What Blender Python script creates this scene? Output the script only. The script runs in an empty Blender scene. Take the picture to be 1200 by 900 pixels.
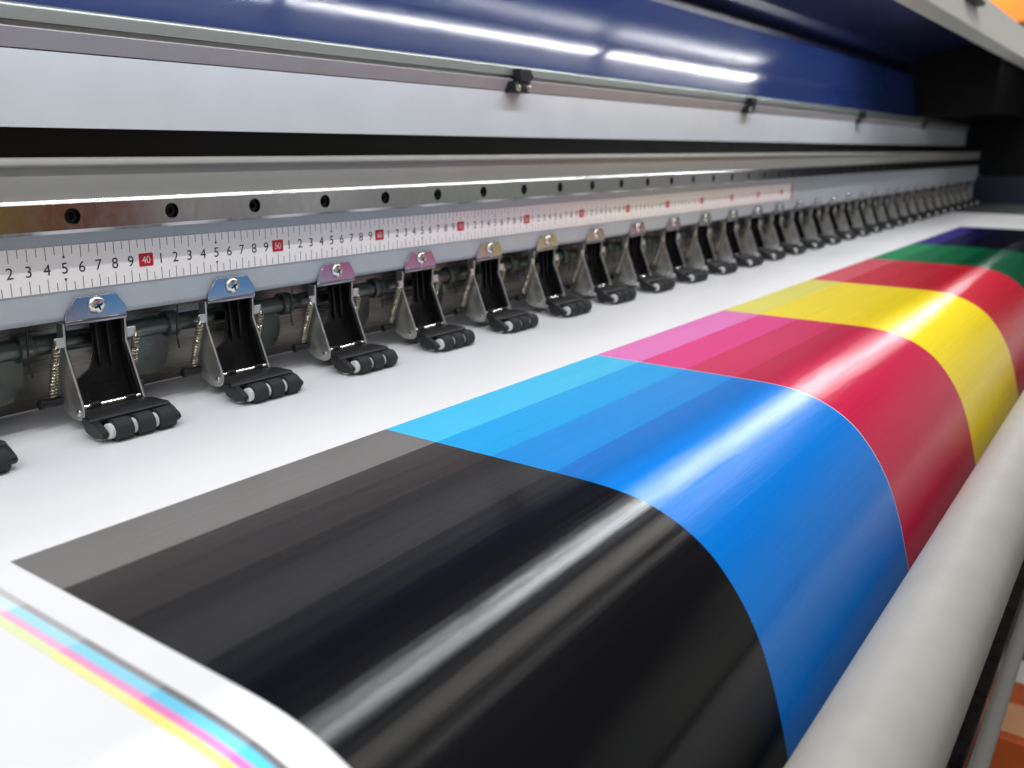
import bpy, bmesh, math, random
from mathutils import Vector, Matrix
random.seed(7)
SC = bpy.context.scene
COL = SC.collection

# ------------------------------------------------------------------ helpers
def lin(h):
    h = h.lstrip('#')
    out = []
    for i in (0, 2, 4):
        c = int(h[i:i + 2], 16) / 255
        out.append(c / 12.92 if c <= .04045 else ((c + .055) / 1.055) ** 2.4)
    return tuple(out) + (1.0,)

class MB:
    """collects faces, then builds ONE mesh object"""
    def __init__(s):
        s.v = []; s.f = []; s.mi = []; s.uv = {}
    def add(s, vs, fs, m=0):
        o = len(s.v); s.v += [tuple(v) for v in vs]
        for f in fs:
            s.f.append([i + o for i in f]); s.mi.append(m)
        return s
    def box(s, x0, x1, y0, y1, z0, z1, m=0):
        vs = [(x, y, z) for x in (x0, x1) for y in (y0, y1) for z in (z0, z1)]
        return s.add(vs, [(0, 1, 3, 2), (4, 6, 7, 5), (0, 4, 5, 1), (2, 3, 7, 6), (0, 2, 6, 4), (1, 5, 7, 3)], m)
    def prism_x(s, poly, x0, x1, m=0):
        n = len(poly)
        a = sum(poly[i][0] * poly[(i + 1) % n][1] - poly[(i + 1) % n][0] * poly[i][1] for i in range(n))
        p = list(poly) if a > 0 else list(poly)[::-1]
        vs = [(x0, y, z) for y, z in p] + [(x1, y, z) for y, z in p]
        fs = [(i, (i + 1) % n, n + (i + 1) % n, n + i) for i in range(n)]
        fs += [tuple(range(n))[::-1], tuple(range(n, 2 * n))]
        return s.add(vs, fs, m)
    def prism_y(s, poly, y0, y1, m=0):          # poly in (x,z)
        n = len(poly)
        vs = [(x, y0, z) for x, z in poly] + [(x, y1, z) for x, z in poly]
        fs = [(i, (i + 1) % n, n + (i + 1) % n, n + i) for i in range(n)]
        fs += [tuple(range(n))[::-1], tuple(range(n, 2 * n))]
        return s.add(vs, fs, m)
    def cyl(s, a, b, r, n=20, r2=None, m=0, caps=True):
        a = Vector(a); b = Vector(b); d = (b - a).normalized()
        u = d.orthogonal().normalized(); w = d.cross(u)
        r2 = r if r2 is None else r2
        vs = []
        for p, q in ((a, r), (b, r2)):
            vs += [p + (u * math.cos(t) + w * math.sin(t)) * q for t in (2 * math.pi * i / n for i in range(n))]
        fs = [(i, (i + 1) % n, n + (i + 1) % n, n + i) for i in range(n)]
        if caps: fs += [tuple(range(n))[::-1], tuple(range(n, 2 * n))]
        return s.add(vs, fs, m)
    def lathe(s, prof, o, axis, n=28, m=0):      # prof: (distance along axis, radius)
        o = Vector(o); d = Vector(axis).normalized(); u = d.orthogonal().normalized(); w = d.cross(u)
        vs = []; k = len(prof)
        for h, r in prof:
            vs += [o + d * h + (u * math.cos(t) + w * math.sin(t)) * r for t in (2 * math.pi * i / n for i in range(n))]
        fs = [(j * n + i, j * n + (i + 1) % n, (j + 1) * n + (i + 1) % n, (j + 1) * n + i) for j in range(k - 1) for i in range(n)]
        fs += [tuple(range(n))[::-1], tuple(range((k - 1) * n, k * n))]
        return s.add(vs, fs, m)
    def tube(s, pts, r, n=8, m=0):
        pts = [Vector(p) for p in pts]; vs = []; k = len(pts); u = None
        for i, p in enumerate(pts):
            t = (pts[min(i + 1, k - 1)] - pts[max(i - 1, 0)]).normalized()
            u = t.orthogonal().normalized() if u is None else (u - t * u.dot(t)).normalized()
            w = t.cross(u)
            vs += [p + (u * math.cos(a) + w * math.sin(a)) * r for a in (2 * math.pi * j / n for j in range(n))]
        fs = [(j * n + i, j * n + (i + 1) % n, (j + 1) * n + (i + 1) % n, (j + 1) * n + i) for j in range(k - 1) for i in range(n)]
        fs += [tuple(range(n))[::-1], tuple(range((k - 1) * n, k * n))]
        return s.add(vs, fs, m)
    def build(s, name, mat, parent=None, bevel=0, smooth=35, uv=None, fix=True):
        me = bpy.data.meshes.new(name)
        me.from_pydata(s.v, [], s.f)
        mats = mat if isinstance(mat, (list, tuple)) else [mat]
        for m in mats: me.materials.append(m)
        for p, i in zip(me.polygons, s.mi):
            p.material_index = i; p.use_smooth = smooth > 0
        if fix:
            bm = bmesh.new(); bm.from_mesh(me)
            bmesh.ops.recalc_face_normals(bm, faces=bm.faces); bm.to_mesh(me); bm.free()
        if smooth > 0: me.set_sharp_from_angle(angle=math.radians(smooth))
        if uv:
            l = me.uv_layers.new(name='UVMap')
            for lp in me.loops: l.data[lp.index].uv = uv[lp.vertex_index]
        o = bpy.data.objects.new(name, me); COL.objects.link(o)
        if parent: o.parent = parent
        if bevel:
            b = o.modifiers.new('bevel', 'BEVEL'); b.width = bevel; b.segments = 2; b.limit_method = 'ANGLE'; b.angle_limit = math.radians(40)
        return o

def empty(name, loc=(0, 0, 0)):
    o = bpy.data.objects.new(name, None); COL.objects.link(o); o.location = loc; o.empty_display_size = .02
    return o
def tag(o, label=None, cat=None, group=None, kind=None):
    for k, v in (('label', label), ('category', cat), ('group', group), ('kind', kind)):
        if v: o[k] = v
    return o
def at_loc(o, root):
    """part modelled in world coordinates under a root that sits elsewhere"""
    o.location = -root.location
    return o

# ------------------------------------------------------------------ materials
def mat(name, color, rough=.5, metal=0, spec=.5, nscale=None, nstr=0, ncol=0, stretch=(1, 1, 1), rvar=0, coat=0, sheen=0, ior=1.5):
    m = bpy.data.materials.new(name); m.use_nodes = True
    nt = m.node_tree; N = nt.nodes; L = nt.links; b = N['Principled BSDF']
    c = lin(color) if isinstance(color, str) else tuple(color) + (1,)
    b.inputs['Base Color'].default_value = c
    b.inputs['Roughness'].default_value = rough
    b.inputs['Metallic'].default_value = metal
    b.inputs['IOR'].default_value = ior
    b.inputs['Specular IOR Level'].default_value = spec
    b.inputs['Coat Weight'].default_value = coat
    b.inputs['Coat Roughness'].default_value = .06
    if nscale:
        tc = N.new('ShaderNodeTexCoord'); mp = N.new('ShaderNodeMapping'); mp.inputs['Scale'].default_value = stretch
        nz = N.new('ShaderNodeTexNoise'); nz.inputs['Scale'].default_value = nscale; nz.inputs['Detail'].default_value = 4
        L.new(tc.outputs['Object'], mp.inputs[0]); L.new(mp.outputs[0], nz.inputs[0])
        if nstr:
            bp = N.new('ShaderNodeBump'); bp.inputs['Strength'].default_value = nstr; bp.inputs['Distance'].default_value = .001
            L.new(nz.outputs[0], bp.inputs['Height']); L.new(bp.outputs[0], b.inputs['Normal'])
        if ncol:
            mx = N.new('ShaderNodeMix'); mx.data_type = 'RGBA'
            mx.inputs[6].default_value = tuple(v * (1 - ncol) for v in c[:3]) + (1,)
            mx.inputs[7].default_value = tuple(min(1, v * (1 + ncol)) for v in c[:3]) + (1,)
            rp = N.new('ShaderNodeMapRange'); rp.inputs[1].default_value = .3; rp.inputs[2].default_value = .7
            L.new(nz.outputs[0], rp.inputs[0]); L.new(rp.outputs[0], mx.inputs[0]); L.new(mx.outputs[2], b.inputs['Base Color'])
        if rvar:
            rr = N.new('ShaderNodeMapRange'); rr.inputs[1].default_value = .3; rr.inputs[2].default_value = .7
            rr.inputs[3].default_value = max(0, rough - rvar); rr.inputs[4].default_value = rough + rvar
            L.new(nz.outputs[0], rr.inputs[0]); L.new(rr.outputs[0], b.inputs['Roughness'])
    return m

def ink_mat(name, bands, step=.0385, rough=.15, bump=.13):
    """printed ink: tint steps by the distance from the start of the block (UV v, metres); fine ridges along the print-head travel"""
    m = bpy.data.materials.new(name); m.use_nodes = True
    nt = m.node_tree; N = nt.nodes; L = nt.links; b = N['Principled BSDF']
    uv = N.new('ShaderNodeUVMap'); sep = N.new('ShaderNodeSeparateXYZ'); L.new(uv.outputs[0], sep.inputs[0])
    mul = N.new('ShaderNodeMath'); mul.operation = 'MULTIPLY'; mul.inputs[1].default_value = 1 / (step * 8)
    L.new(sep.outputs[1], mul.inputs[0])
    cr = N.new('ShaderNodeValToRGB'); cr.color_ramp.interpolation = 'CONSTANT'
    e = cr.color_ramp.elements
    e[0].position = 0; e[0].color = lin(bands[0])
    e[1].position = 1 / 8; e[1].color = lin(bands[1])
    for i, c in enumerate(bands[2:], 2):
        el = e.new(i / 8); el.color = lin(c)
    L.new(mul.outputs[0], cr.inputs[0])
    # faint ink mottling, drawn out along the head travel (x)
    mp = N.new('ShaderNodeMapping'); mp.inputs['Scale'].default_value = (6, 420, 1); L.new(uv.outputs[0], mp.inputs[0])
    nz = N.new('ShaderNodeTexNoise'); nz.inputs['Scale'].default_value = 1; nz.inputs['Detail'].default_value = 5; nz.inputs['Roughness'].default_value = .6
    L.new(mp.outputs[0], nz.inputs[0])
    hs = N.new('ShaderNodeHueSaturation'); L.new(cr.outputs[0], hs.inputs['Color'])
    mr = N.new('ShaderNodeMapRange'); mr.inputs[1].default_value = .3; mr.inputs[2].default_value = .7; mr.inputs[3].default_value = .94; mr.inputs[4].default_value = 1.05
    L.new(nz.outputs[0], mr.inputs[0]); L.new(mr.outputs[0], hs.inputs['Value']); L.new(hs.outputs[0], b.inputs['Base Color'])
    mp2 = N.new('ShaderNodeMapping'); mp2.inputs['Scale'].default_value = (16, 1300, 1); L.new(uv.outputs[0], mp2.inputs[0])
    n2 = N.new('ShaderNodeTexNoise'); n2.inputs['Scale'].default_value = 1; n2.inputs['Detail'].default_value = 3; L.new(mp2.outputs[0], n2.inputs[0])
    bp = N.new('ShaderNodeBump'); bp.inputs['Strength'].default_value = bump; bp.inputs['Distance'].default_value = .0006
    L.new(n2.outputs[0], bp.inputs['Height']); L.new(bp.outputs[0], b.inputs['Normal'])
    mp3 = N.new('ShaderNodeMapping'); mp3.inputs['Scale'].default_value = (1.0, 70, 1); L.new(uv.outputs[0], mp3.inputs[0])
    n3 = N.new('ShaderNodeTexNoise'); n3.inputs['Scale'].default_value = 1; n3.inputs['Detail'].default_value = 2; L.new(mp3.outputs[0], n3.inputs[0])
    bp3 = N.new('ShaderNodeBump'); bp3.inputs['Strength'].default_value = .16; bp3.inputs['Distance'].default_value = .0012
    L.new(n3.outputs[0], bp3.inputs['Height']); L.new(bp3.outputs[0], bp.inputs['Normal'])
    rr = N.new('ShaderNodeMapRange'); rr.inputs[1].default_value = .3; rr.inputs[2].default_value = .7
    rr.inputs[3].default_value = rough - .03; rr.inputs[4].default_value = rough + .05
    L.new(nz.outputs[0], rr.inputs[0]); L.new(rr.outputs[0], b.inputs['Roughness'])
    b.inputs['IOR'].default_value = 1.3; b.inputs['Specular IOR Level'].default_value = .5
    return m

M = {}
M['grey_paint'] = mat('grey_paint', '#b4bac0', .38, nscale=60, ncol=.03, rvar=.05, nstr=.02)
M['white_paint'] = mat('white_paint', '#cfd3da', .45, nscale=25, ncol=.03, rvar=.06, nstr=.02)
M['lip_paint'] = mat('lip_paint', '#a8a3a8', .5, nscale=30, ncol=.04)
M['alu'] = mat('brushed_aluminium', '#a9b0ae', .36, metal=.75, nscale=40, stretch=(.02, 8, 8), nstr=.03, rvar=.08)
M['steel'] = mat('ground_steel', '#babbbc', .16, metal=1, nscale=260, stretch=(1, .2, .6), nstr=.002, rvar=.03, ncol=.015)
M['seat'] = mat('rail_seat_grey', '#97958f', .5, nscale=30, ncol=.03)
M['chrome'] = mat('bright_plated_steel', '#a3a0ab', .24, metal=1, nscale=60, rvar=.02)
M['plate'] = mat('plated_side_steel', '#d6d5d2', .4, metal=1, nscale=150, rvar=.08, ncol=.05)
M['screw'] = mat('zinc_screw', '#dedcd6', .28, metal=1, nscale=300, rvar=.1)
M['spring'] = mat('nickel_spring', '#b8b09c', .25, metal=1)
M['zinc'] = mat('dull_zinc', '#6f7672', .34, metal=1, nscale=120, rvar=.1, ncol=.1)
M['back_steel'] = mat('brushed_sheet_steel', '#8e8982', .28, metal=.9, nscale=80, stretch=(.05, 1, 6), rvar=.04, ncol=.03)
M['black_metal'] = mat('black_metal', '#141315', .3, metal=.3, nscale=90, rvar=.08)
M['black_plastic'] = mat('black_plastic', '#17171a', .42, nscale=700, nstr=.08, rvar=.08)
M['rubber'] = mat('roller_rubber', '#2e2f32', .65, nscale=1500, nstr=.25, spec=.3)
M['hub'] = mat('white_nylon', '#d9d9d6', .4)
M['slot'] = mat('black_strip', '#0b0a0b', .35, spec=.25, nscale=15, rvar=.08)
M['blue'] = mat('blue_gloss_paint', '#223468', .10, spec=.18, nscale=40, rvar=.012)
M['blue_matt'] = mat('blue_paint_upper', '#223468', .15, spec=.06, nscale=40, rvar=.02)
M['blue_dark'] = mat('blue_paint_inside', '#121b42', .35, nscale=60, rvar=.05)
M['navy'] = mat('navy_paint', '#0e1530', .4, nscale=30, rvar=.1)
M['near_black'] = mat('black_housing', '#06070a', .6, spec=.2, nscale=30, rvar=.1)
M['platen'] = mat('platen_metal', '#5d6363', .4, metal=.4, nscale=60, ncol=.08)
M['vinyl'] = mat('white_vinyl', '#eeeef1', .36, spec=.4, nscale=14, stretch=(.35, 1, 1), nstr=.25, ncol=.012, rvar=.06)
M['tape'] = mat('ruler_tape', '#faf4f2', .5, nscale=60, ncol=.015)
M['num'] = mat('black_print', '#1c1a1c', .6)
M['red'] = mat('red_print', '#c4122c', .5)
M['tube'] = mat('pale_grey_card', '#9c9893', .55, spec=.25, nscale=35, ncol=.05, nstr=.05)
M['hood_white'] = mat('hood_white_paint', '#f0f1e8', .4, nscale=30, ncol=.02)
M['floor'] = mat('floor_grey', '#4c4a48', .5, nscale=6, ncol=.15, rvar=.1)
M['wall'] = mat('wall_white', '#d9d6cf', .8, nscale=3, ncol=.03)
M['orange'] = mat('orange_board', '#f08a30', .6, nscale=8, ncol=.08)
M['carton'] = mat('orange_carton', '#c65a22', .6, nscale=20, ncol=.12)
M['band'] = mat('carton_band', '#dca274', .5, nscale=20, ncol=.06)
M['label_paper'] = mat('carton_label', '#d8d5d0', .6)

X0, X1 = -.9, 2.86

# ------------------------------------------------------------------ the printer
pr = tag(empty('large_format_printer', (1.0, .03, -.92)),
         'wide inkjet printer with blue hood, grey beam and steel rail above the glossy print', 'printer')
def part(mb, name, m, **k):
    return at_loc(mb.build(name, M[m] if isinstance(m, str) else m, pr, **k), pr)

def arc(cx, cz, r, a0, a1, n=6):
    return [(cx + r * math.cos(math.radians(a0 + (a1 - a0) * i / n)), cz + r * math.sin(math.radians(a0 + (a1 - a0) * i / n))) for i in range(n + 1)]

# lower beam carrying ruler and rollers; rounded lower and upper front edges
b = MB().prism_x([(.075, .0585)] + arc(.0022, .0563, .0022, 90, 180) + arc(.004, -.0262, .004, 180, 270) + [(.02, -.0302), (.02, -.026), (.075, -.026)], X0, X1)
part(b, 'beam', 'grey_paint')
part(MB().prism_x([(-.0002, .0375), (-.0002, .0548), (-.0022, .0552), (-.0026, .0560), (-.0024, .0572), (-.001, .0590), (.058, .0590), (.058, .0587), (.0002, .0375)], X0, X1), 'rail_seat', 'seat')

# linear rail with counterbored holes
ry, rz0, rz1 = -.008, .0194, .0376
zc = (rz0 + rz1) / 2
rb = MB()
PITCH = .06158
holes = [-.0465 + PITCH * k for k in range(-13, 48)]
rh = .0046
for hx in holes:
    a, h = PITCH / 2, (rz1 - rz0) / 2 - .0020
    ca = math.atan2(h, a)
    angs = sorted(set([2 * math.pi * i / 32 for i in range(32)] + [ca, math.pi - ca, math.pi + ca, 2 * math.pi - ca]))
    n = len(angs); outer = []; inner = []; deep = []
    for t in angs:
        c, s_ = math.cos(t), math.sin(t)
        k = min(a / abs(c) if abs(c) > 1e-9 else 1e9, h / abs(s_) if abs(s_) > 1e-9 else 1e9)
        outer.append((hx + c * k, ry, zc + s_ * k)); inner.append((hx + c * rh, ry, zc + s_ * rh)); deep.append((hx + c * rh, ry + .006, zc + s_ * rh))
    rb.add(outer + inner + deep, [(i, (i + 1) % n, n + (i + 1) % n, n + i) for i in range(n)] + [(n + i, n + (i + 1) % n, 2 * n + (i + 1) % n, 2 * n + i) for i in range(n)] + [tuple(range(2 * n, 3 * n))])
xa, xb = holes[0] - PITCH / 2, holes[-1] + PITCH / 2
h = .0020; hd = .00135
prof = [(ry, rz1 - h), (ry + hd, rz1), (.0, rz1), (.0, rz0), (ry + hd, rz0), (ry, rz0 + h)]
vs = [(x, y, z) for x in (xa, xb) for y, z in prof]
rb.add(vs, [(i, i + 1, 7 + i, 6 + i) for i in range(5)] + [(0, 1, 2, 3, 4, 5), (6, 7, 8, 9, 10, 11)])
rail = part(rb, 'linear_rail', 'steel', smooth=25, fix=True)
for hx in holes[10:]:
    cb = MB().lathe([(0, .0040), (.0028, .0040), (.0034, .0036), (.0034, .0021), (.0012, .0020)], (hx, ry + .0058, zc), (0, -1, 0), n=16)
    o = cb.build('socket_bolt', M['black_metal'], rail)

# dark strip behind the beam, upper panel, lip, top rail
part(MB().box(X0, X1, .060, .066, .0588, .082), 'encoder_strip', 'slot')
part(MB().prism_x([(.045, .0762)] + [(.045, .1188), (.047, .1195), (.066, .1195), (.066, .082), (.0668, .0762)], X0, X1), 'upper_panel', 'white_paint')
part(MB().prism_x([(.045, .1198), (.0400, .1300), (.0405, .1308), (.072, .1308), (.072, .1198)], X0, X1), 'panel_lip', 'lip_paint')
for xa, xb in ((X0, .9015), (.9023, X1)):
    part(MB().prism_x([(.0445, .1311), (.0445, .1340), (.0405, .1342)] + arc(.0435, .1410, .003, 180, 90) + [(.055, .1440), (.0585, .1410), (.0585, .1311)], xa, xb), 'top_rail', 'alu')

# blue hood: curved back panel, recess, lip and ceiling (a sheet with thickness)
back = [(.0600, .1440), (.0654, .1655), (.0707, .1870), (.0755, .2170), (.0807, .2500)]
bc = part(MB().prism_x(back[:3] + [(.16, .1870), (.16, .13), (.060, .13)], X0, 2.24), 'blue_cover', 'blue', smooth=2)
part(MB().prism_x([(.0707, .1871)] + back[3:] + [(.16, .2502), (.16, .1871)], X0, 2.24), 'blue_cover_fold', 'blue_matt', smooth=2)
part(MB().prism_x([(.112, .2506), (.112, .2745), (.080, .2745), (.0725, .2790), (.070, .292), (.060, .2965), (-.085, .3260), (-.085, .330), (.16, .330), (.16, .2506)], X0, 2.24), 'hood_ceiling', 'blue_dark', smooth=40)
part(MB().prism_x([(-.130, .2785), (-.145, .2925)] + [(-.123, .3780), (-.120, .3805), (.16, .430), (.16, .331), (-.086, .331), (-.117, .327), (-.1245, .2795)], X0, 3.4), 'hood_front', 'hood_white', bevel=.002)
hl = MB()
hl.prism_x([(-.1300, .352), (-.1470, .350), (-.1480, .342), (-.1335, .340)], 1.64, 1.76)
hl.cyl((1.625, -.141, .346), (1.66, -.141, .346), .008)
part(hl, 'hood_catch', 'black_plastic', bevel=.001)
LEDS = [(-.95, -.30), (-.29, .355), (.365, 1.012), (1.042, 1.69)]
for xa, xb in LEDS:
    part(MB().box(xa, xb, -.114, -.100, .3135, .3235), 'light_bar', 'hood_white', bevel=.001)
# dark parts at the far end
part(MB().prism_x([(-.116, .326), (.16, .33), (.16, .150), (.045, .150), (-.116, .158)], 2.245, 2.861), 'hood_end_plate', 'near_black', bevel=.002)
eh = MB().prism_x([(-.75, -.095), (-.75, .22), (-.52, .34), (.16, .34), (.16, -.095)], 2.862, 3.35)
part(eh, 'end_housing', 'near_black', bevel=.004)
part(MB().box(2.845, 2.861, -.62, .004, -.094, -.012), 'end_cover', 'navy', bevel=.002)
part(MB().box(2.85, 2.86, -.004, .02, -.088, -.008), 'beam_end_plate', 'grey_paint', bevel=.001)
for x, y in ((2.30, .02), (2.62, -.02), (2.72, .05)):
    part(MB().box(x, x + .05, y, y + .05, .2955, .3165), 'hood_clip', 'platen', bevel=.002)

# sensor clips on the lip
def clip(x):
    o = part(MB().box(x - .013, x + .013, .0325, .0455, .1178, .1282), 'sensor_clip', 'black_plastic', bevel=.0008)
    (MB().box(x - .006, x + .0125, .0305, .0440, .1284, .1405)).build('sensor_body', M['black_plastic'], o, bevel=.001)
    (MB().cyl((x + .0145, .0385, .1348), (x + .0215, .0385, .1348), .0042, 14)).build('knob', M['black_plastic'], o, bevel=.0006)
    for dx in (-.0085, .0098):
        MB().lathe([(0, .0032), (.0016, .0030), (.0024, .0016)], (x + dx, .0325, .1224), (0, -1, 0), 14).build('clip_screw', M['screw'], o)
for x in (.4385, 1.038, 1.645, 2.235): clip(x)

# sheet steel behind the rollers, roller shaft with collars, rounded hanging tabs
part(MB().box(X0, X1, .056, .058, -.0925, -.0262), 'back_plate', 'back_steel')
sh = MB().cyl((X0, .020, -.0455), (X1, .020, -.0455), .0058, 20)
shaft = part(sh, 'roller_shaft', 'zinc')
NB = 31
XS = [-.035 + .0940 * k for k in range(-1, NB - 1)]
for k, x in enumerate(XS):
    cx = x - .0335
    o = MB().lathe([(0, .0075), (.0005, .0082), (.0075, .0082), (.008, .0075)], (cx - .004, .020, -.0455), (1, 0, 0), 20).build('collar', M['zinc'], shaft)
    t = [(cx - .024, -.046), (cx + .004, -.046), (cx + .004, -.066)] + [(cx - .010 + .014 * math.cos(a), -.066 - .013 * math.sin(a)) for a in (math.pi * i / 10 for i in range(1, 10))] + [(cx - .024, -.066)]
    o = MB().prism_y(t, .030, .0312).build('hanging_tab', M['zinc'], shaft)

# ------------------------------------------------------------------ bed and printed sheet
PROF = [(.12, -.0935), (.02, -.0935), (-.06, -.0935), (-.14, -.0935), (-.20, -.0935), (-.245, -.0935), (-.268, -.09352), (-.283, -.0938), (-.297, -.0948), (-.311, -.0974), (-.3277, -.1037),
        (-.3430, -.1136), (-.3562, -.1280), (-.3680, -.1467), (-.3763, -.1668), (-.3862, -.2016), (-.3945, -.236), (-.3985, -.275), (-.394, -.325), (-.377, -.395), (-.335, -.52)]
def crom(P, n):
    out = []
    for i in range(len(P) - 1):
        p0 = P[max(i - 1, 0)]; p1 = P[i]; p2 = P[i + 1]; p3 = P[min(i + 2, len(P) - 1)]
        # centripetal-like tangents scaled by chord
        def tan(a, b_, c):
            d1 = math.dist(a, b_) or 1e-9; d2 = math.dist(b_, c) or 1e-9
            return [((b_[j] - a[j]) / d1 * d2 + (c[j] - b_[j]) / d2 * d1) / (d1 + d2) for j in (0, 1)]
        L_ = math.dist(p1, p2)
        t1 = tan(p0, p1, p2) if i > 0 else [(p2[j] - p1[j]) / L_ for j in (0, 1)]
        t2 = tan(p1, p2, p3) if i < len(P) - 2 else [(p2[j] - p1[j]) / L_ for j in (0, 1)]
        for k in range(n):
            t = k / n; t2_, t3_ = t * t, t ** 3
            out.append(tuple((2 * t3_ - 3 * t2_ + 1) * p1[j] + (t3_ - 2 * t2_ + t) * L_ * t1[j] + (-2 * t3_ + 3 * t2_) * p2[j] + (t3_ - t2_) * L_ * t2[j] for j in (0, 1)))
    out.append(P[-1]); return out
CURVE = crom(PROF, 8)
# slight smoothing of the hand-measured curvature
for _ in range(8):
    CURVE = [CURVE[0]] + [tuple((CURVE[i - 1][j] + 2 * CURVE[i][j] + CURVE[i + 1][j]) / 4 for j in (0, 1)) for i in range(1, len(CURVE) - 1)] + [CURVE[-1]]
S = [0]
for i in range(1, len(CURVE)): S.append(S[-1] + math.dist(CURVE[i - 1], CURVE[i]))
def at_s(s):
    s = max(0, min(s, S[-1] - 1e-9))
    i = max(k for k in range(len(S) - 1) if S[k] <= s)
    t = (s - S[i]) / (S[i + 1] - S[i])
    p = tuple(CURVE[i][j] + t * (CURVE[i + 1][j] - CURVE[i][j]) for j in (0, 1))
    d = tuple((CURVE[i + 1][j] - CURVE[i][j]) / (S[i + 1] - S[i]) for j in (0, 1))
    return p, d
def sheet_strip(x0, x1, s0, s1, lift, thick=0, wob=0, nx=0):
    nx = nx or max(1, int((min(x1, .3) - x0) / .02) if x0 < .3 else 1)
    """a piece of the sheet following the bed's profile"""
    ss = [s0] + [s for s in S if s0 + 1e-4 < s < s1 - 1e-4] + [s1]
    mb = MB(); uv = []
    xe = min(x1, .3) if x0 < .3 else x1
    xs = [x0 + (xe - x0) * i / nx for i in range(nx + 1)]
    if x1 - xe > 1e-6: xs.append(x1); nx += 1
    rows = []
    for s in ss:
        (y, z), (dy, dz) = at_s(s)
        ny, nz = dz, -dy
        if nz < 0 or (abs(nz) < .2 and ny > 0): ny, nz = -ny, -nz
        rows.append(((y, z), (ny, nz), s))
    def layer(off):
        base = len(mb.v)
        for (p, nrm, s) in rows:
            t = max(0, min(1, (-.20 - p[0]) / .09)); t = t * t * (3 - 2 * t)
            for x in xs:                    # the bend sits a little farther out towards the near end
                dy = -.06 * max(0, .25 - max(x, -.25)) ** 2 * t
                mb.v.append((x, p[0] + nrm[0] * off + dy, p[1] + nrm[1] * off)); uv.append((x, s - s0))
        return base
    W = nx + 1; R_ = len(rows)
    a = layer(lift)
    for r in range(R_ - 1):
        for c in range(nx):
            mb.f.append([a + r * W + c, a + (r + 1) * W + c, a + (r + 1) * W + c + 1, a + r * W + c + 1]); mb.mi.append(0)
    if thick:
        b_ = layer(lift - thick)
        for r in range(R_ - 1):
            for c in range(nx):
                mb.f.append([b_ + r * W + c, b_ + r * W + c + 1, b_ + (r + 1) * W + c + 1, b_ + (r + 1) * W + c]); mb.mi.append(0)
            mb.f.append([a + r * W, b_ + r * W, b_ + (r + 1) * W, a + (r + 1) * W]); mb.mi.append(0)
            e = nx
            mb.f.append([a + r * W + e, a + (r + 1) * W + e, b_ + (r + 1) * W + e, b_ + r * W + e]); mb.mi.append(0)
        for r in (0, R_ - 1):
            for c in range(nx):
                q = [a + r * W + c, a + r * W + c + 1, b_ + r * W + c + 1, b_ + r * W + c]
                mb.f.append(q if r == 0 else q[::-1]); mb.mi.append(0)
    return mb, uv

mb, uv = sheet_strip(-.95, 2.86, 0, S[-1] - .02, -.0008, .004)
part(mb, 'platen', 'platen', smooth=60, uv=uv)

sheet = tag(empty('printed_sheet', (1.0, -.14, -.0935)), 'white vinyl sheet with printed black, cyan, magenta and yellow blocks, curving over the bed', 'printed sheet')
def spart(mb, uv, name, m):
    return at_loc(mb.build(name, m, sheet, smooth=60, uv=uv, fix=True), sheet)
mb, uv = sheet_strip(-.85, 2.309, .01, S[-1] - .005, 0, .0005)
spart(mb, uv, 'vinyl', M['vinyl'])
s_start = next(S[i] + (CURVE[i][0] + .1418) for i in range(len(S)) if CURVE[i + 1][0] < -.1418)
XB = [-.1590, .0546, .2958, .5500, .8267, 1.1048, 1.3819, 1.8244]
BL = [('black', ['#797675', '#393535', '#2a292a', '#0f0f12'], 'black block fading to grey at its rear edge'),
      ('cyan', ['#44c6f6', '#02a8f2', '#0190e8', '#0278d6'], 'cyan block fading to pale blue at its rear edge'),
      ('magenta', ['#f080c8', '#ec3a8e', '#da2560', '#c81847'], 'magenta block fading to pink at its rear edge'),
      ('yellow', ['#f2e86e', '#ffe628', '#ffe41e', '#fde014'], 'yellow block, paler at its rear edge'),
      ('red', ['#e65c6c', '#d6283e', '#ce2238', '#c81e34'], 'red block beyond the yellow one'),
      ('green', ['#129a60', '#0b7a4c', '#086a42', '#075034'], 'dark green block beyond the red one'),
      ('purple', ['#382e90', '#1a1546', '#0e0c24', '#0a0918'], 'dark purple block, the farthest one')]
for i, (n, c, lab) in enumerate(BL):
    g0 = .0007 if n == 'magenta' else 0
    g1 = -.0004 if n == 'cyan' else 0
    mb, uv = sheet_strip(XB[i] + g0, XB[i + 1] + g1, s_start, S[-1] - .02, .00012)
    tag(spart(mb, uv, 'colour_block', ink_mat(n + '_ink', c, bump=.05 if n == 'black' else .17, rough=.13 if n == 'black' else .15)), lab)
ST = [('grey', -.1745, -.1718, ['#c9c8ca', '#b4b2b4', '#9a989a', '#807e80', '#6a686a']),
      ('cyan', -.1785, -.1745, ['#dcf2f7', '#b4e6f5', '#97dcf3', '#78d0f0', '#52c2ee']),
      ('magenta', -.1815, -.1785, ['#f6dfea', '#f4bedd', '#f0a6d2', '#ec8cc6', '#e870ba']),
      ('yellow', -.1850, -.1815, ['#eef5cf', '#e8f1be', '#f2f0aa', '#f3ec90', '#f3e978'])]
for n, a, c, cols in ST:
    mb, uv = sheet_strip(a, c, s_start, S[-1] - .02, .00012)
    tag(spart(mb, uv, 'alignment_stripe', ink_mat(n + '_stripe_ink', cols, rough=.35)), 'thin ' + n + ' alignment stripe along the left margin')

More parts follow.
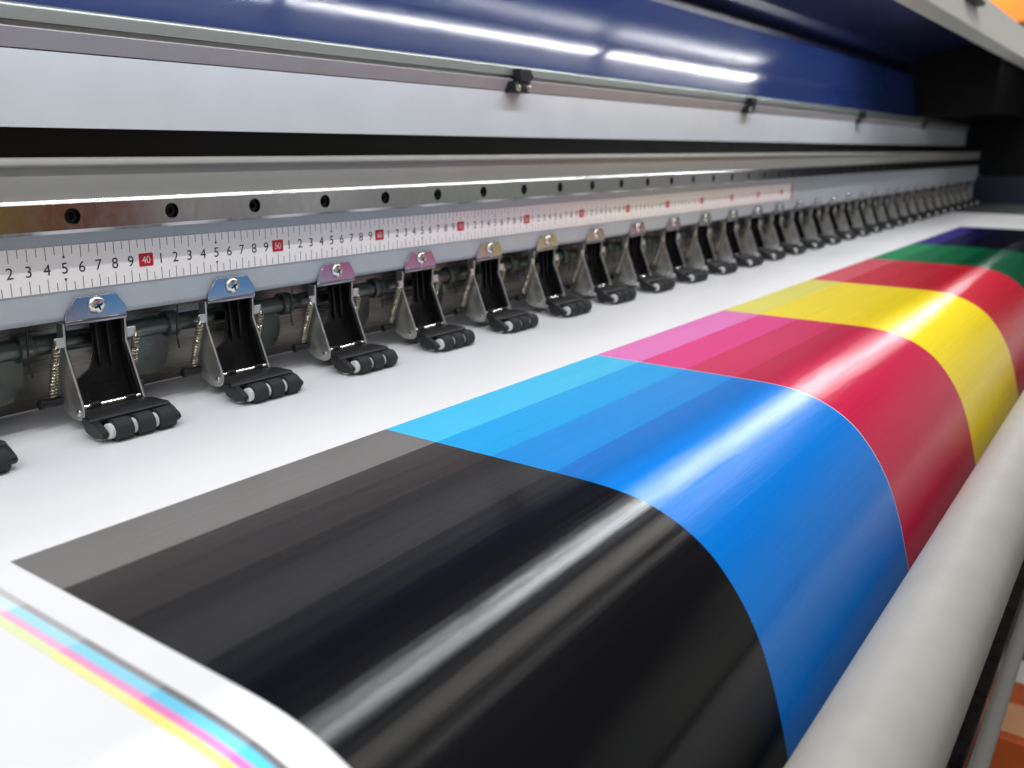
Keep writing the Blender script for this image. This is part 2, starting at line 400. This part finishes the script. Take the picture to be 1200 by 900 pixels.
# ------------------------------------------------------------------ measuring tape on the beam
tp = tag(empty('measuring_tape', (.37, -.0003, 0)), 'white centimetre ruler tape with red decade marks stuck along the grey beam', 'ruler')
def tpart(o): return at_loc(o, tp)
zt, zb = .0122, -.0127
tpart(MB().box(-.40, 1.149, -.0005, -.0001, zb, zt).build('tape_strip', M['tape'], tp))
tk = MB()
y0, y1 = -.00058, -.00046
for i in range(0, 2 * 116):
    x = -.399 + .005 * i
    cm = round((x + .4) * 100 * 2)
    full = i % 2 == 0
    T = 0.1 + i * .5
# ticks at every half centimetre
for i in range(2, 309):
    x = -.40 + .005 * i
    full = i % 2 == 0
    lt = .0070 if full else .0046
    if full and (i // 2) % 5 == 0 and (i // 2) % 10 != 0: lt = .0052
    w = .00016
    tk.box(x - w, x + w, y0, y1, zt - .0002 - lt, zt - .0002)
    tk.box(x - w, x + w, y0, y1, zb + .0002, zb + .0002 + lt)
    if full and (i // 2) % 10 == 5:
        for s_, zz in ((1, zt - .0056), (-1, zb + .0056)):
            tk.add([(x - .0009, y0, zz - s_ * .0012), (x + .0009, y0, zz - s_ * .0012), (x, y0, zz + s_ * .0008)], [(0, 1, 2)])
tpart(tk.build('tick_marks', M['num'], tp, smooth=0, fix=False))
def glyph(txt, size):
    cu = bpy.data.curves.new('glyph', 'FONT'); cu.body = txt; cu.size = size; cu.align_x = 'CENTER'; cu.align_y = 'CENTER'
    o = bpy.data.objects.new('glyph', cu); COL.objects.link(o)
    bpy.context.view_layer.update()
    me = bpy.data.meshes.new_from_object(o.evaluated_get(bpy.context.evaluated_depsgraph_get()))
    vs = [tuple(v.co) for v in me.vertices]; fs = [tuple(p.vertices) for p in me.polygons]
    bpy.data.objects.remove(o); bpy.data.curves.remove(cu); bpy.data.meshes.remove(me)
    cx = (min(v[0] for v in vs) + max(v[0] for v in vs)) / 2; cy = (min(v[1] for v in vs) + max(v[1] for v in vs)) / 2
    return [(v[0] - cx, v[1] - cy) for v in vs], fs
G = {str(d): glyph(str(d), .0088) for d in range(1, 10)}
nm = MB()
zc_t = -.0002
for T in range(1, 155):
    x = -.40 + .01 * T
    if T % 10:
        vs, fs = G[str(T % 10)]
        nm.add([(x + a * .98, -.00062, zc_t + c) for a, c in vs], fs)
tpart(nm.build('numerals', M['num'], tp, smooth=0, fix=False))
def rrect(w, h_, r):
    pts = []
    for cx, cz, a0 in ((w - r, h_ - r, 0), (-w + r, h_ - r, 90), (-w + r, -h_ + r, 180), (w - r, -h_ + r, 270)):
        pts += [(cx + r * math.cos(math.radians(a0 + 90 * i / 5)), cz + r * math.sin(math.radians(a0 + 90 * i / 5))) for i in range(6)]
    return pts
for T in range(10, 155, 10):
    x = -.40 + .01 * T
    p = tpart(MB().prism_y([(x + a, zc_t + c) for a, c in rrect(.0047, .0039, .0007)], -.00066, -.00052).build('decade_mark', M['red'], tp, smooth=0))
    vs, fs = glyph(str(T), .0062)
    k = .9 if T < 100 else .72
    MB().add([(x + a * k, -.00072, zc_t + c) for a, c in vs], fs).build('number', M['hub'], p, smooth=0, fix=False)
tpart(MB().box(1.1435, 1.1495, -.00075, -.00005, zb - .0006, zt + .0006).build('red_end_mark', M['red'], tp))

# ------------------------------------------------------------------ pinch rollers
ZB = .0935
def make_roller():
    root = empty('pinch_roller', (0, 0, -ZB))
    def P(mb, name, m, parent=root, **k):
        o = mb.build(name, M[m], parent, **k)
        if parent is root: o.location = (0, 0, ZB)
        return o
    # mounting tab, folded lower edge
    W = .0185
    t = MB().prism_y([(-W, -.0302), (W, -.0302), (W, -.0262), (.0122, -.0172), (-.0122, -.0172), (-W, -.0262)], -.0017, -.0005)
    t.prism_x([(-.0017, -.0302), (-.0005, -.0302), (-.0008, -.0316), (.004, -.0330), (.004, -.0342), (-.0012, -.0330), (-.0020, -.0318)], -W, W)
    TL = math.tan(math.radians(5.5))
    t.v = [(x, y - max(0, z + .0302) * TL, z) for x, y, z in t.v]
    tab = P(t, 'mounting_tab', 'chrome', bevel=.0003)
    s = MB().lathe([(0, .0050), (.0004, .0052), (.0012, .0050), (.0020, .0042), (.0025, .0028), (.0026, .0014)], (0, -.0022, -.0228), (0, -1, -.096), 24)
    P(s, 'screw', 'screw', tab)
    c = MB()
    for a in (25, 115):
        u = Vector((math.cos(math.radians(a)), 0, math.sin(math.radians(a)))); w = Vector((-u.z, 0, u.x))
        o = Vector((0, -.0049, -.0230))
        q = [o + u * .0026 + w * .0005, o - u * .0026 + w * .0005, o - u * .0026 - w * .0005, o + u * .0026 - w * .0005]
        c.add(q + [v + Vector((0, .001, 0)) for v in q], [(0, 1, 2, 3), (7, 6, 5, 4), (0, 4, 5, 1), (1, 5, 6, 2), (2, 6, 7, 3), (3, 7, 4, 0)])
    P(c, 'screw_slot', 'black_metal', tab)
    # side plates with ears
    for sg in (-1, 1):
        poly = [(.0008, -.0318), (.0014, -.0465), (-.0122, -.0785), (-.0125, -.0820), (-.0108, -.0852), (-.0075, -.0868), (.001, -.0868), (.010, -.0835), (.0135, -.076), (.0115, -.052), (.0085, -.0465), (.0085, -.0318)]
        sp = MB().prism_x(poly, sg * W - .0006, sg * W + .0006)
        xa, xb = sorted((sg * (W + .0005), sg * (W + .0062)))
        sp.box(xa, xb, .0006, .0018, -.0450, -.0392)
        so = P(sp, 'side_plate', 'plate', bevel=.0003)
        P(MB().lathe([(0, .0021), (.0007, .0018), (.0010, .0008)], (sg * (W + .0006), -.0070, -.0822), (sg, 0, 0), 12), 'rivet', 'screw', so)
    # springs on both sides
    for sg in (-1, 1):
        x = sg * (W + .0058)
        top = Vector((x, .0005, -.0445)); bot = Vector((x, .0105, -.0735))
        ax = bot - top; d = ax.normalized(); u = d.orthogonal().normalized(); w = d.cross(u)
        pts = [top + Vector((0, 0, .004)), top + Vector((0, 0, .001))]
        turns = 15; n = turns * 10
        for i in range(n + 1):
            a = 2 * math.pi * i / 10
            pts.append(top + ax * (i / n) + (u * math.cos(a) + w * math.sin(a)) * .0020)
        pts += [bot + d * .0015, bot + d * .0045]
        P(MB().tube(pts, .00048, 5), 'spring', 'spring')
        P(MB().lathe([(0, .0026), (.010, .0026), (.0105, .0032), (.0125, .0032), (.013, .0026)], (sg * (W + .0006), .0118, -.0780), (sg, 0, 0), 16), 'spring_post', 'black_plastic')
    # black swing arm: channel between the plates
    a = MB()
    # slanted back plate, cut away at the upper left so the shaft shows through
    def bk(z): return .0095 - .0055 * max(0, (-.0335 - z)) / .0325 if z > -.066 else .004 - .0095 * (-.066 - z) / .0175
    out = [(-W + .0018, -.0835), (W - .0018, -.0835), (W - .0018, -.066), (W - .0018, -.0335), (.0015, -.0335), (.0005, -.052), (-.004, -.061), (-W + .0018, -.0675)]
    n = len(out)
    vs = [(x, bk(z), z) for x, z in out] + [(x, bk(z) + .0014, z) for x, z in out]
    a.add(vs, [(0, 1, 2, 7), (2, 3, 4, 5), (2, 5, 6, 7), (8, 15, 10, 9), (10, 13, 12, 11), (10, 15, 14, 13)] + [(i, n + i, n + (i + 1) % n, (i + 1) % n) for i in range(n)])
    for sg in (-1, 1):
        xa, xb = sorted((sg * (W - .0008), sg * (W - .0018)))
        a.prism_x([(.0018, -.0335), (.0028, -.0470), (-.0105, -.0790), (-.009, -.0845), (.004, -.0845), (.012, -.075), (.0100, -.0335)], xa, xb)
    for x in (.0020, .0090):
        a.prism_x([(.0045, -.0345), (.0095, -.0345), (.0050, -.062), (.0030, -.058)], x - .0005, x + .0005)
    P(a, 'swing_arm', 'black_metal', bevel=.0003)
    P(MB().cyl((-W + .001, -.0098, -.0788), (W - .001, -.0098, -.0788), .0011, 10), 'hinge_pin', 'screw')
    # roller holder
    h_ = MB()
    top = [(-.0095, -.0800), (-.0175, -.0795), (-.0275, -.0808), (-.0292, -.0820), (-.0290, -.0836), (-.018, -.0830), (-.0095, -.0832)]
    # trapezoid top: taper from hinge width to cheek width
    vs = []
    for x_sg in (-1, 1):
        for (y, z) in top:
            wv = .0165 if y > -.012 else .0165 + (.0250 - .0165) * min(1, (-.012 - y) / .010)
            vs.append((x_sg * wv, y, z))
    n = len(top)
    h_.add(vs, [(i, (i + 1) % n, n + (i + 1) % n, n + i) for i in range(n)] + [tuple(range(n))[::-1], tuple(range(n, 2 * n))])
    ck = [(-.0190, -.0815), (-.0270, -.0812), (-.0330, -.0836), (-.0388, -.0868), (-.0393, -.0888), (-.0372, -.0908), (-.0300, -.0918), (-.0215, -.0895), (-.0185, -.0850)]
    h_.prism_x(ck, -.0240, -.0200); h_.prism_x(ck, .0214, .0250)
    h_.box(-.0196, .0212, -.0235, -.0215, -.0900, -.0832)
    for x in (-.011, .011): h_.box(x - .003, x + .003, -.012, -.0085, -.0838, -.0770)
    P(h_, 'roller_holder', 'black_plastic', bevel=.0005)
    for xa, xb in ((-.0172, -.0066), (-.0038, .0066), (.0094, .0202)):
        r = .0063
        o = P(MB().lathe([(0, r - .0007), (.0005, r), (xb - xa - .0005, r), (xb - xa, r - .0007)], (xa, -.0368, -ZB + .0063), (1, 0, 0), 30), 'roller', 'rubber')
        P(MB().lathe([(-.0027, .0037), (-.0023, .0044), (-.0001, .0044), (.0006, .002)], (xa, -.0368, -ZB + .0063), (1, 0, 0), 20), 'hub', 'hub', o)
    # thin return wire hanging behind the tab
    P(MB().tube([(-.0370, .004, -.031), (-.0370, .006, -.040), (-.0365, .008, -.052), (-.0355, .008, -.060)], .0006, 6), 'return_wire', 'black_metal')
    return root

LAB = ['black pinch roller cut off by the left edge of the picture',
       'nearest whole pinch roller, its chrome tab reflecting blue, left of the first red mark',
       'pinch roller with bluish tab just right of the leftmost red ruler mark',
       'pinch roller with crimson reflecting tab, third whole one from the left',
       'pinch roller with coppery tab, fourth whole one from the left',
       'pinch roller with yellowish tab, fifth whole one from the left',
       'pinch roller with golden tab, sixth whole one from the left',
       'pinch roller with pink tinted tab, seventh whole one from the left']
ORD = ['eighth', 'ninth', 'tenth', 'eleventh', 'twelfth', 'thirteenth', 'fourteenth', 'fifteenth', 'sixteenth', 'seventeenth', 'eighteenth', 'nineteenth', 'twentieth',
       'twenty-first', 'twenty-second', 'twenty-third', 'twenty-fourth', 'twenty-fifth', 'twenty-sixth', 'twenty-seventh', 'twenty-eighth', 'twenty-ninth', 'thirtieth']
for i, o_ in enumerate(ORD):
    n = 8 + i
    if n <= 12: LAB.append(f'pinch roller under the far half of the ruler, {o_} whole one from the left')
    elif n < 30: LAB.append(f'blurred pinch roller past the ruler, {o_} whole one from the left')
    else: LAB.append('farthest blurred pinch roller, last of the row beside the dark end housing')
def copy_tree(o, parent=None):
    c = o.copy(); COL.objects.link(c); c.parent = parent
    for ch in list(o.children): copy_tree(ch, c)
    return c
proto = make_roller()
for k, x in enumerate(XS):
    o = proto if k == 0 else copy_tree(proto)
    o.location.x = x + random.uniform(-.0008, .0008); o.rotation_euler.z = math.radians(random.uniform(-.8, .8))
    tag(o, LAB[k], 'pinch roller', 'pinch rollers in a row along the beam')

# ------------------------------------------------------------------ tube in front, things below it
tb = tag(empty('take_up_tube', (1.0, -.4238, -.187)), 'plain pale grey tube running along the front below the curved print', 'tube')
el = math.radians(-74.82); d_ = .265; r_ = d_ * math.sin(math.radians(5.79))
ty, tz = -.49325 + d_ * math.cos(el), .06867 + d_ * math.sin(el)
tb.location = (1.0, ty, tz)
at_loc(MB().lathe([(0, r_ - .002), (0, r_), (3.7, r_), (3.7, r_ - .002)], (-.9, ty, tz), (1, 0, 0), 96).build('tube_wall', M['tube'], tb), tb)
at_loc(MB().lathe([(0, r_ - .004), (.012, r_ - .004), (.014, r_ + .004), (.03, r_ + .004), (.032, .01)], (2.796, ty, tz), (1, 0, 0), 40).build('end_cap', M['black_plastic'], tb), tb)
# lower frame bar of the stand and legs
part(MB().cyl((X0, -.434, -.40), (X1, -.434, -.40), .009, 20), 'stand_bar', 'seat')
part(MB().box(X0, X1, -.4430, -.4265, -.300, -.285), 'tube_guard', 'black_metal', bevel=.001)
for x in (-.6, 2.65):
    part(MB().box(x, x + .08, -.30, -.05, -.915, -.12), 'stand_leg', 'near_black', bevel=.004)
bx = tag(empty('carton', (1.09, -.46, -.92)), 'orange cardboard carton on the floor below the printer', 'carton')
at_loc(MB().box(.97, 1.21, -.62, -.30, -.9195, -.72).build('box_body', M['carton'], bx, bevel=.003), bx)
at_loc(MB().box(.985, 1.065, -.60, -.32, -.7195, -.7188).build('tape_band', M['band'], bx), bx)
at_loc(MB().box(1.13, 1.20, -.58, -.34, -.7195, -.7185).build('box_label', M['label_paper'], bx), bx)

# ------------------------------------------------------------------ setting
tag(MB().box(-6, 12, -7, 6, -1.0, -.92).build('floor', M['floor']), kind='structure')
tag(MB().box(11.0, 11.2, -7, 6, -.92, 2.6).build('wall', M['wall']), 'plain pale wall far beyond the open hood', 'wall')
ob = MB().box(10.9, 10.95, .70, 1.55, 1.36, 1.80).build('wall_board', M['orange'], bevel=.01)
tag(ob, 'orange board on the pale wall seen past the hood edge', 'board')

# ------------------------------------------------------------------ lamps
def strip(x0, x1, y, z, w, power, target, col=(1, .98, .95)):
    l = bpy.data.lights.new('strip_light', 'AREA'); l.shape = 'RECTANGLE'; l.size = x1 - x0; l.size_y = w; l.energy = power; l.color = col
    o = bpy.data.objects.new('strip_light', l); COL.objects.link(o); o.location = ((x0 + x1) / 2, y, z)
    d = (Vector((0, target[0], target[1])) - Vector((0, y, z))).normalized()
    zx = -d; xx = Vector((1, 0, 0)); yy = zx.cross(xx)
    o.matrix_world = Matrix(((xx.x, yy.x, zx.x, o.location.x), (xx.y, yy.y, zx.y, o.location.y), (xx.z, yy.z, zx.z, o.location.z), (0, 0, 0, 1)))
    return o
strip(-2.5, 14, .38, 1.80, .065, 165, (-.31, -.1), (.93, .97, 1))          # behind / above the hood: long highlight on the bend
strip(-2.5, 4.5, -.36, 1.80, .36, 24, (-.35, -.1), (1, .96, .88))         # warm ceiling lights over the machine
strip(-2.5, 4.5, -.86, 1.80, .08, 6, (-.35, -.1), (1, .96, .90))
strip(9.6, 10.8, 1.0, 2.35, .12, 45, (2.0, 1.4), (1, .95, .85))           # added lamp, there to brighten the far wall and board
for xa, xb in LEDS:                                                        # the light bars under the hood edge
    strip(xa + .004, xb - .004, -.108, .3125, .0022, 1.55 * (xb - xa), (.02, 0), (.96, .98, 1))

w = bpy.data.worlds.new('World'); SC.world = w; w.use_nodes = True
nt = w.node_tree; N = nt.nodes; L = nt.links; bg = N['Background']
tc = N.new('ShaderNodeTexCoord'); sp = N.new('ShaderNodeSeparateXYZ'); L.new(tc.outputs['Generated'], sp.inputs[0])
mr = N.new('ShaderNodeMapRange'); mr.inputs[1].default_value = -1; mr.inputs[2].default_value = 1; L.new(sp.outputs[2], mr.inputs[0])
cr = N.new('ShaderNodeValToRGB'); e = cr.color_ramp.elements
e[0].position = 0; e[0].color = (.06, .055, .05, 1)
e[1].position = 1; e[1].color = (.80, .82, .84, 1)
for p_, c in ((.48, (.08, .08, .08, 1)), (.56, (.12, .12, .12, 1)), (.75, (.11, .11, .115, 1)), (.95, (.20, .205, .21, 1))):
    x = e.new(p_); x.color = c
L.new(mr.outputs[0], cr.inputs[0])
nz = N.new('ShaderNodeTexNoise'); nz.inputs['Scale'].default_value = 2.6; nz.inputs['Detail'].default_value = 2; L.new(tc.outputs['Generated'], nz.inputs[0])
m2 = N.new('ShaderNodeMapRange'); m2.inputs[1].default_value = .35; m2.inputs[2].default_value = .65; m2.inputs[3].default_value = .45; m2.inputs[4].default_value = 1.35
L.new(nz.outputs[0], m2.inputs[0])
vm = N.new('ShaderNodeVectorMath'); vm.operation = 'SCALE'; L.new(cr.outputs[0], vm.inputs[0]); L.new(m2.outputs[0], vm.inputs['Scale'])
# left side of the world brightened as added fill for bed and beam
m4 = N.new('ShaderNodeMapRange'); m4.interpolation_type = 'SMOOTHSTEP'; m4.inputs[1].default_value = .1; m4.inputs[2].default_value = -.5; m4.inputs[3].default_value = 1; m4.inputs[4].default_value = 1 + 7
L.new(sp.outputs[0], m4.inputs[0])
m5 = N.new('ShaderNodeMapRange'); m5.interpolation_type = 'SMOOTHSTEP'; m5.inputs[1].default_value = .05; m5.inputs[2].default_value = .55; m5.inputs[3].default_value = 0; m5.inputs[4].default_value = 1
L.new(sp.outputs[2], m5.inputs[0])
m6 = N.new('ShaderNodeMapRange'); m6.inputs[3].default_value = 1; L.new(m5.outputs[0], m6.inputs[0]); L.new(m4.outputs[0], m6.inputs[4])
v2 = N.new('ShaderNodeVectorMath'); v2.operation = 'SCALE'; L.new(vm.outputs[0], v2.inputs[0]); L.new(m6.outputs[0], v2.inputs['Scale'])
# the shop around: colours put in at eye level for the rail to reflect
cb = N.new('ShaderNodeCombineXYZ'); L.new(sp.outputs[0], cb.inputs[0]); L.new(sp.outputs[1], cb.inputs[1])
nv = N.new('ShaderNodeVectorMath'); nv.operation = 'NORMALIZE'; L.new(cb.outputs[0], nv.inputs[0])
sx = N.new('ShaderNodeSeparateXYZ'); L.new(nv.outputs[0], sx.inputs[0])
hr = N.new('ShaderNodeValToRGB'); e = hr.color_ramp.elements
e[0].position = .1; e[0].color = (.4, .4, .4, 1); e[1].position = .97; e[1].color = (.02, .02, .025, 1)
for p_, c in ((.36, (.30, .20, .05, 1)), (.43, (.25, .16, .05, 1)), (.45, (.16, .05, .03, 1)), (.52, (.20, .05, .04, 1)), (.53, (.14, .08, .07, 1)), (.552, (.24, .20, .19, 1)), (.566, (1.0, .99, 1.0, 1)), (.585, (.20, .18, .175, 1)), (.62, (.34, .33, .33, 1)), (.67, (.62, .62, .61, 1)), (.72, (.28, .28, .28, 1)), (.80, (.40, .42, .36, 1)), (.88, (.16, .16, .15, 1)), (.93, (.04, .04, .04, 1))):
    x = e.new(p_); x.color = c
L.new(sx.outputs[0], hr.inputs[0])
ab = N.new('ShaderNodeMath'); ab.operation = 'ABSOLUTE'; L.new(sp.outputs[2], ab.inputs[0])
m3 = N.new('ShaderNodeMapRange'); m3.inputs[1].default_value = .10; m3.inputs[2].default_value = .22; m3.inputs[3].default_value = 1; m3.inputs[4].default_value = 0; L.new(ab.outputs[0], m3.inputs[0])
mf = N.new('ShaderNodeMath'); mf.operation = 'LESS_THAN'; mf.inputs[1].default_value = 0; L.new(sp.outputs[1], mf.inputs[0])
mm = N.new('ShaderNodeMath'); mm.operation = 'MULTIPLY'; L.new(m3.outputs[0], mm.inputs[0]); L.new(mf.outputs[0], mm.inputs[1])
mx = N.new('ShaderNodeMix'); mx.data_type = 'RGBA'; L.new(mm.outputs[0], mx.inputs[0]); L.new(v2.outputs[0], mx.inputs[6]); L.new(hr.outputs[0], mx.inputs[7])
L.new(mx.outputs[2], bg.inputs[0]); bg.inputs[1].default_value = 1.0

# ------------------------------------------------------------------ camera
R = [[0.5837838110918949, -0.8118669250202661, 0.008279973741516592], [-0.18351584440395258, -0.14188003564746998, -0.972724005223155], [0.7908972099835269, 0.5663410205369289, -0.23181771221686853]]
cd = bpy.data.cameras.new('camera'); cam = bpy.data.objects.new('camera', cd); COL.objects.link(cam)
cx, cy, cz = R[0], [-v for v in R[1]], [-v for v in R[2]]
C_ = (-.31005908, -.49325764, .0686727)
cam.matrix_world = Matrix(((cx[0], cy[0], cz[0], C_[0]), (cx[1], cy[1], cz[1], C_[1]), (cx[2], cy[2], cz[2], C_[2]), (0, 0, 0, 1)))
cd.sensor_width = 36; cd.lens = 1055.0224 / 1200 * 36; cd.shift_y = -29 / 1200
cd.clip_start = .01; cd.clip_end = 200
cd.dof.use_dof = True; cd.dof.focus_distance = .53; cd.dof.aperture_fstop = 8.6; cd.dof.aperture_blades = 0
SC.camera = cam
SC.view_settings.view_transform = 'Standard'; SC.view_settings.look = 'None'; SC.view_settings.exposure = 0; SC.view_settings.gamma = 1
SC.render.engine = 'CYCLES'
SC.cycles.use_denoising = True
SC.cycles.max_bounces = 8; SC.cycles.glossy_bounces = 5; SC.cycles.diffuse_bounces = 4
SC.cycles.sample_clamp_indirect = 6
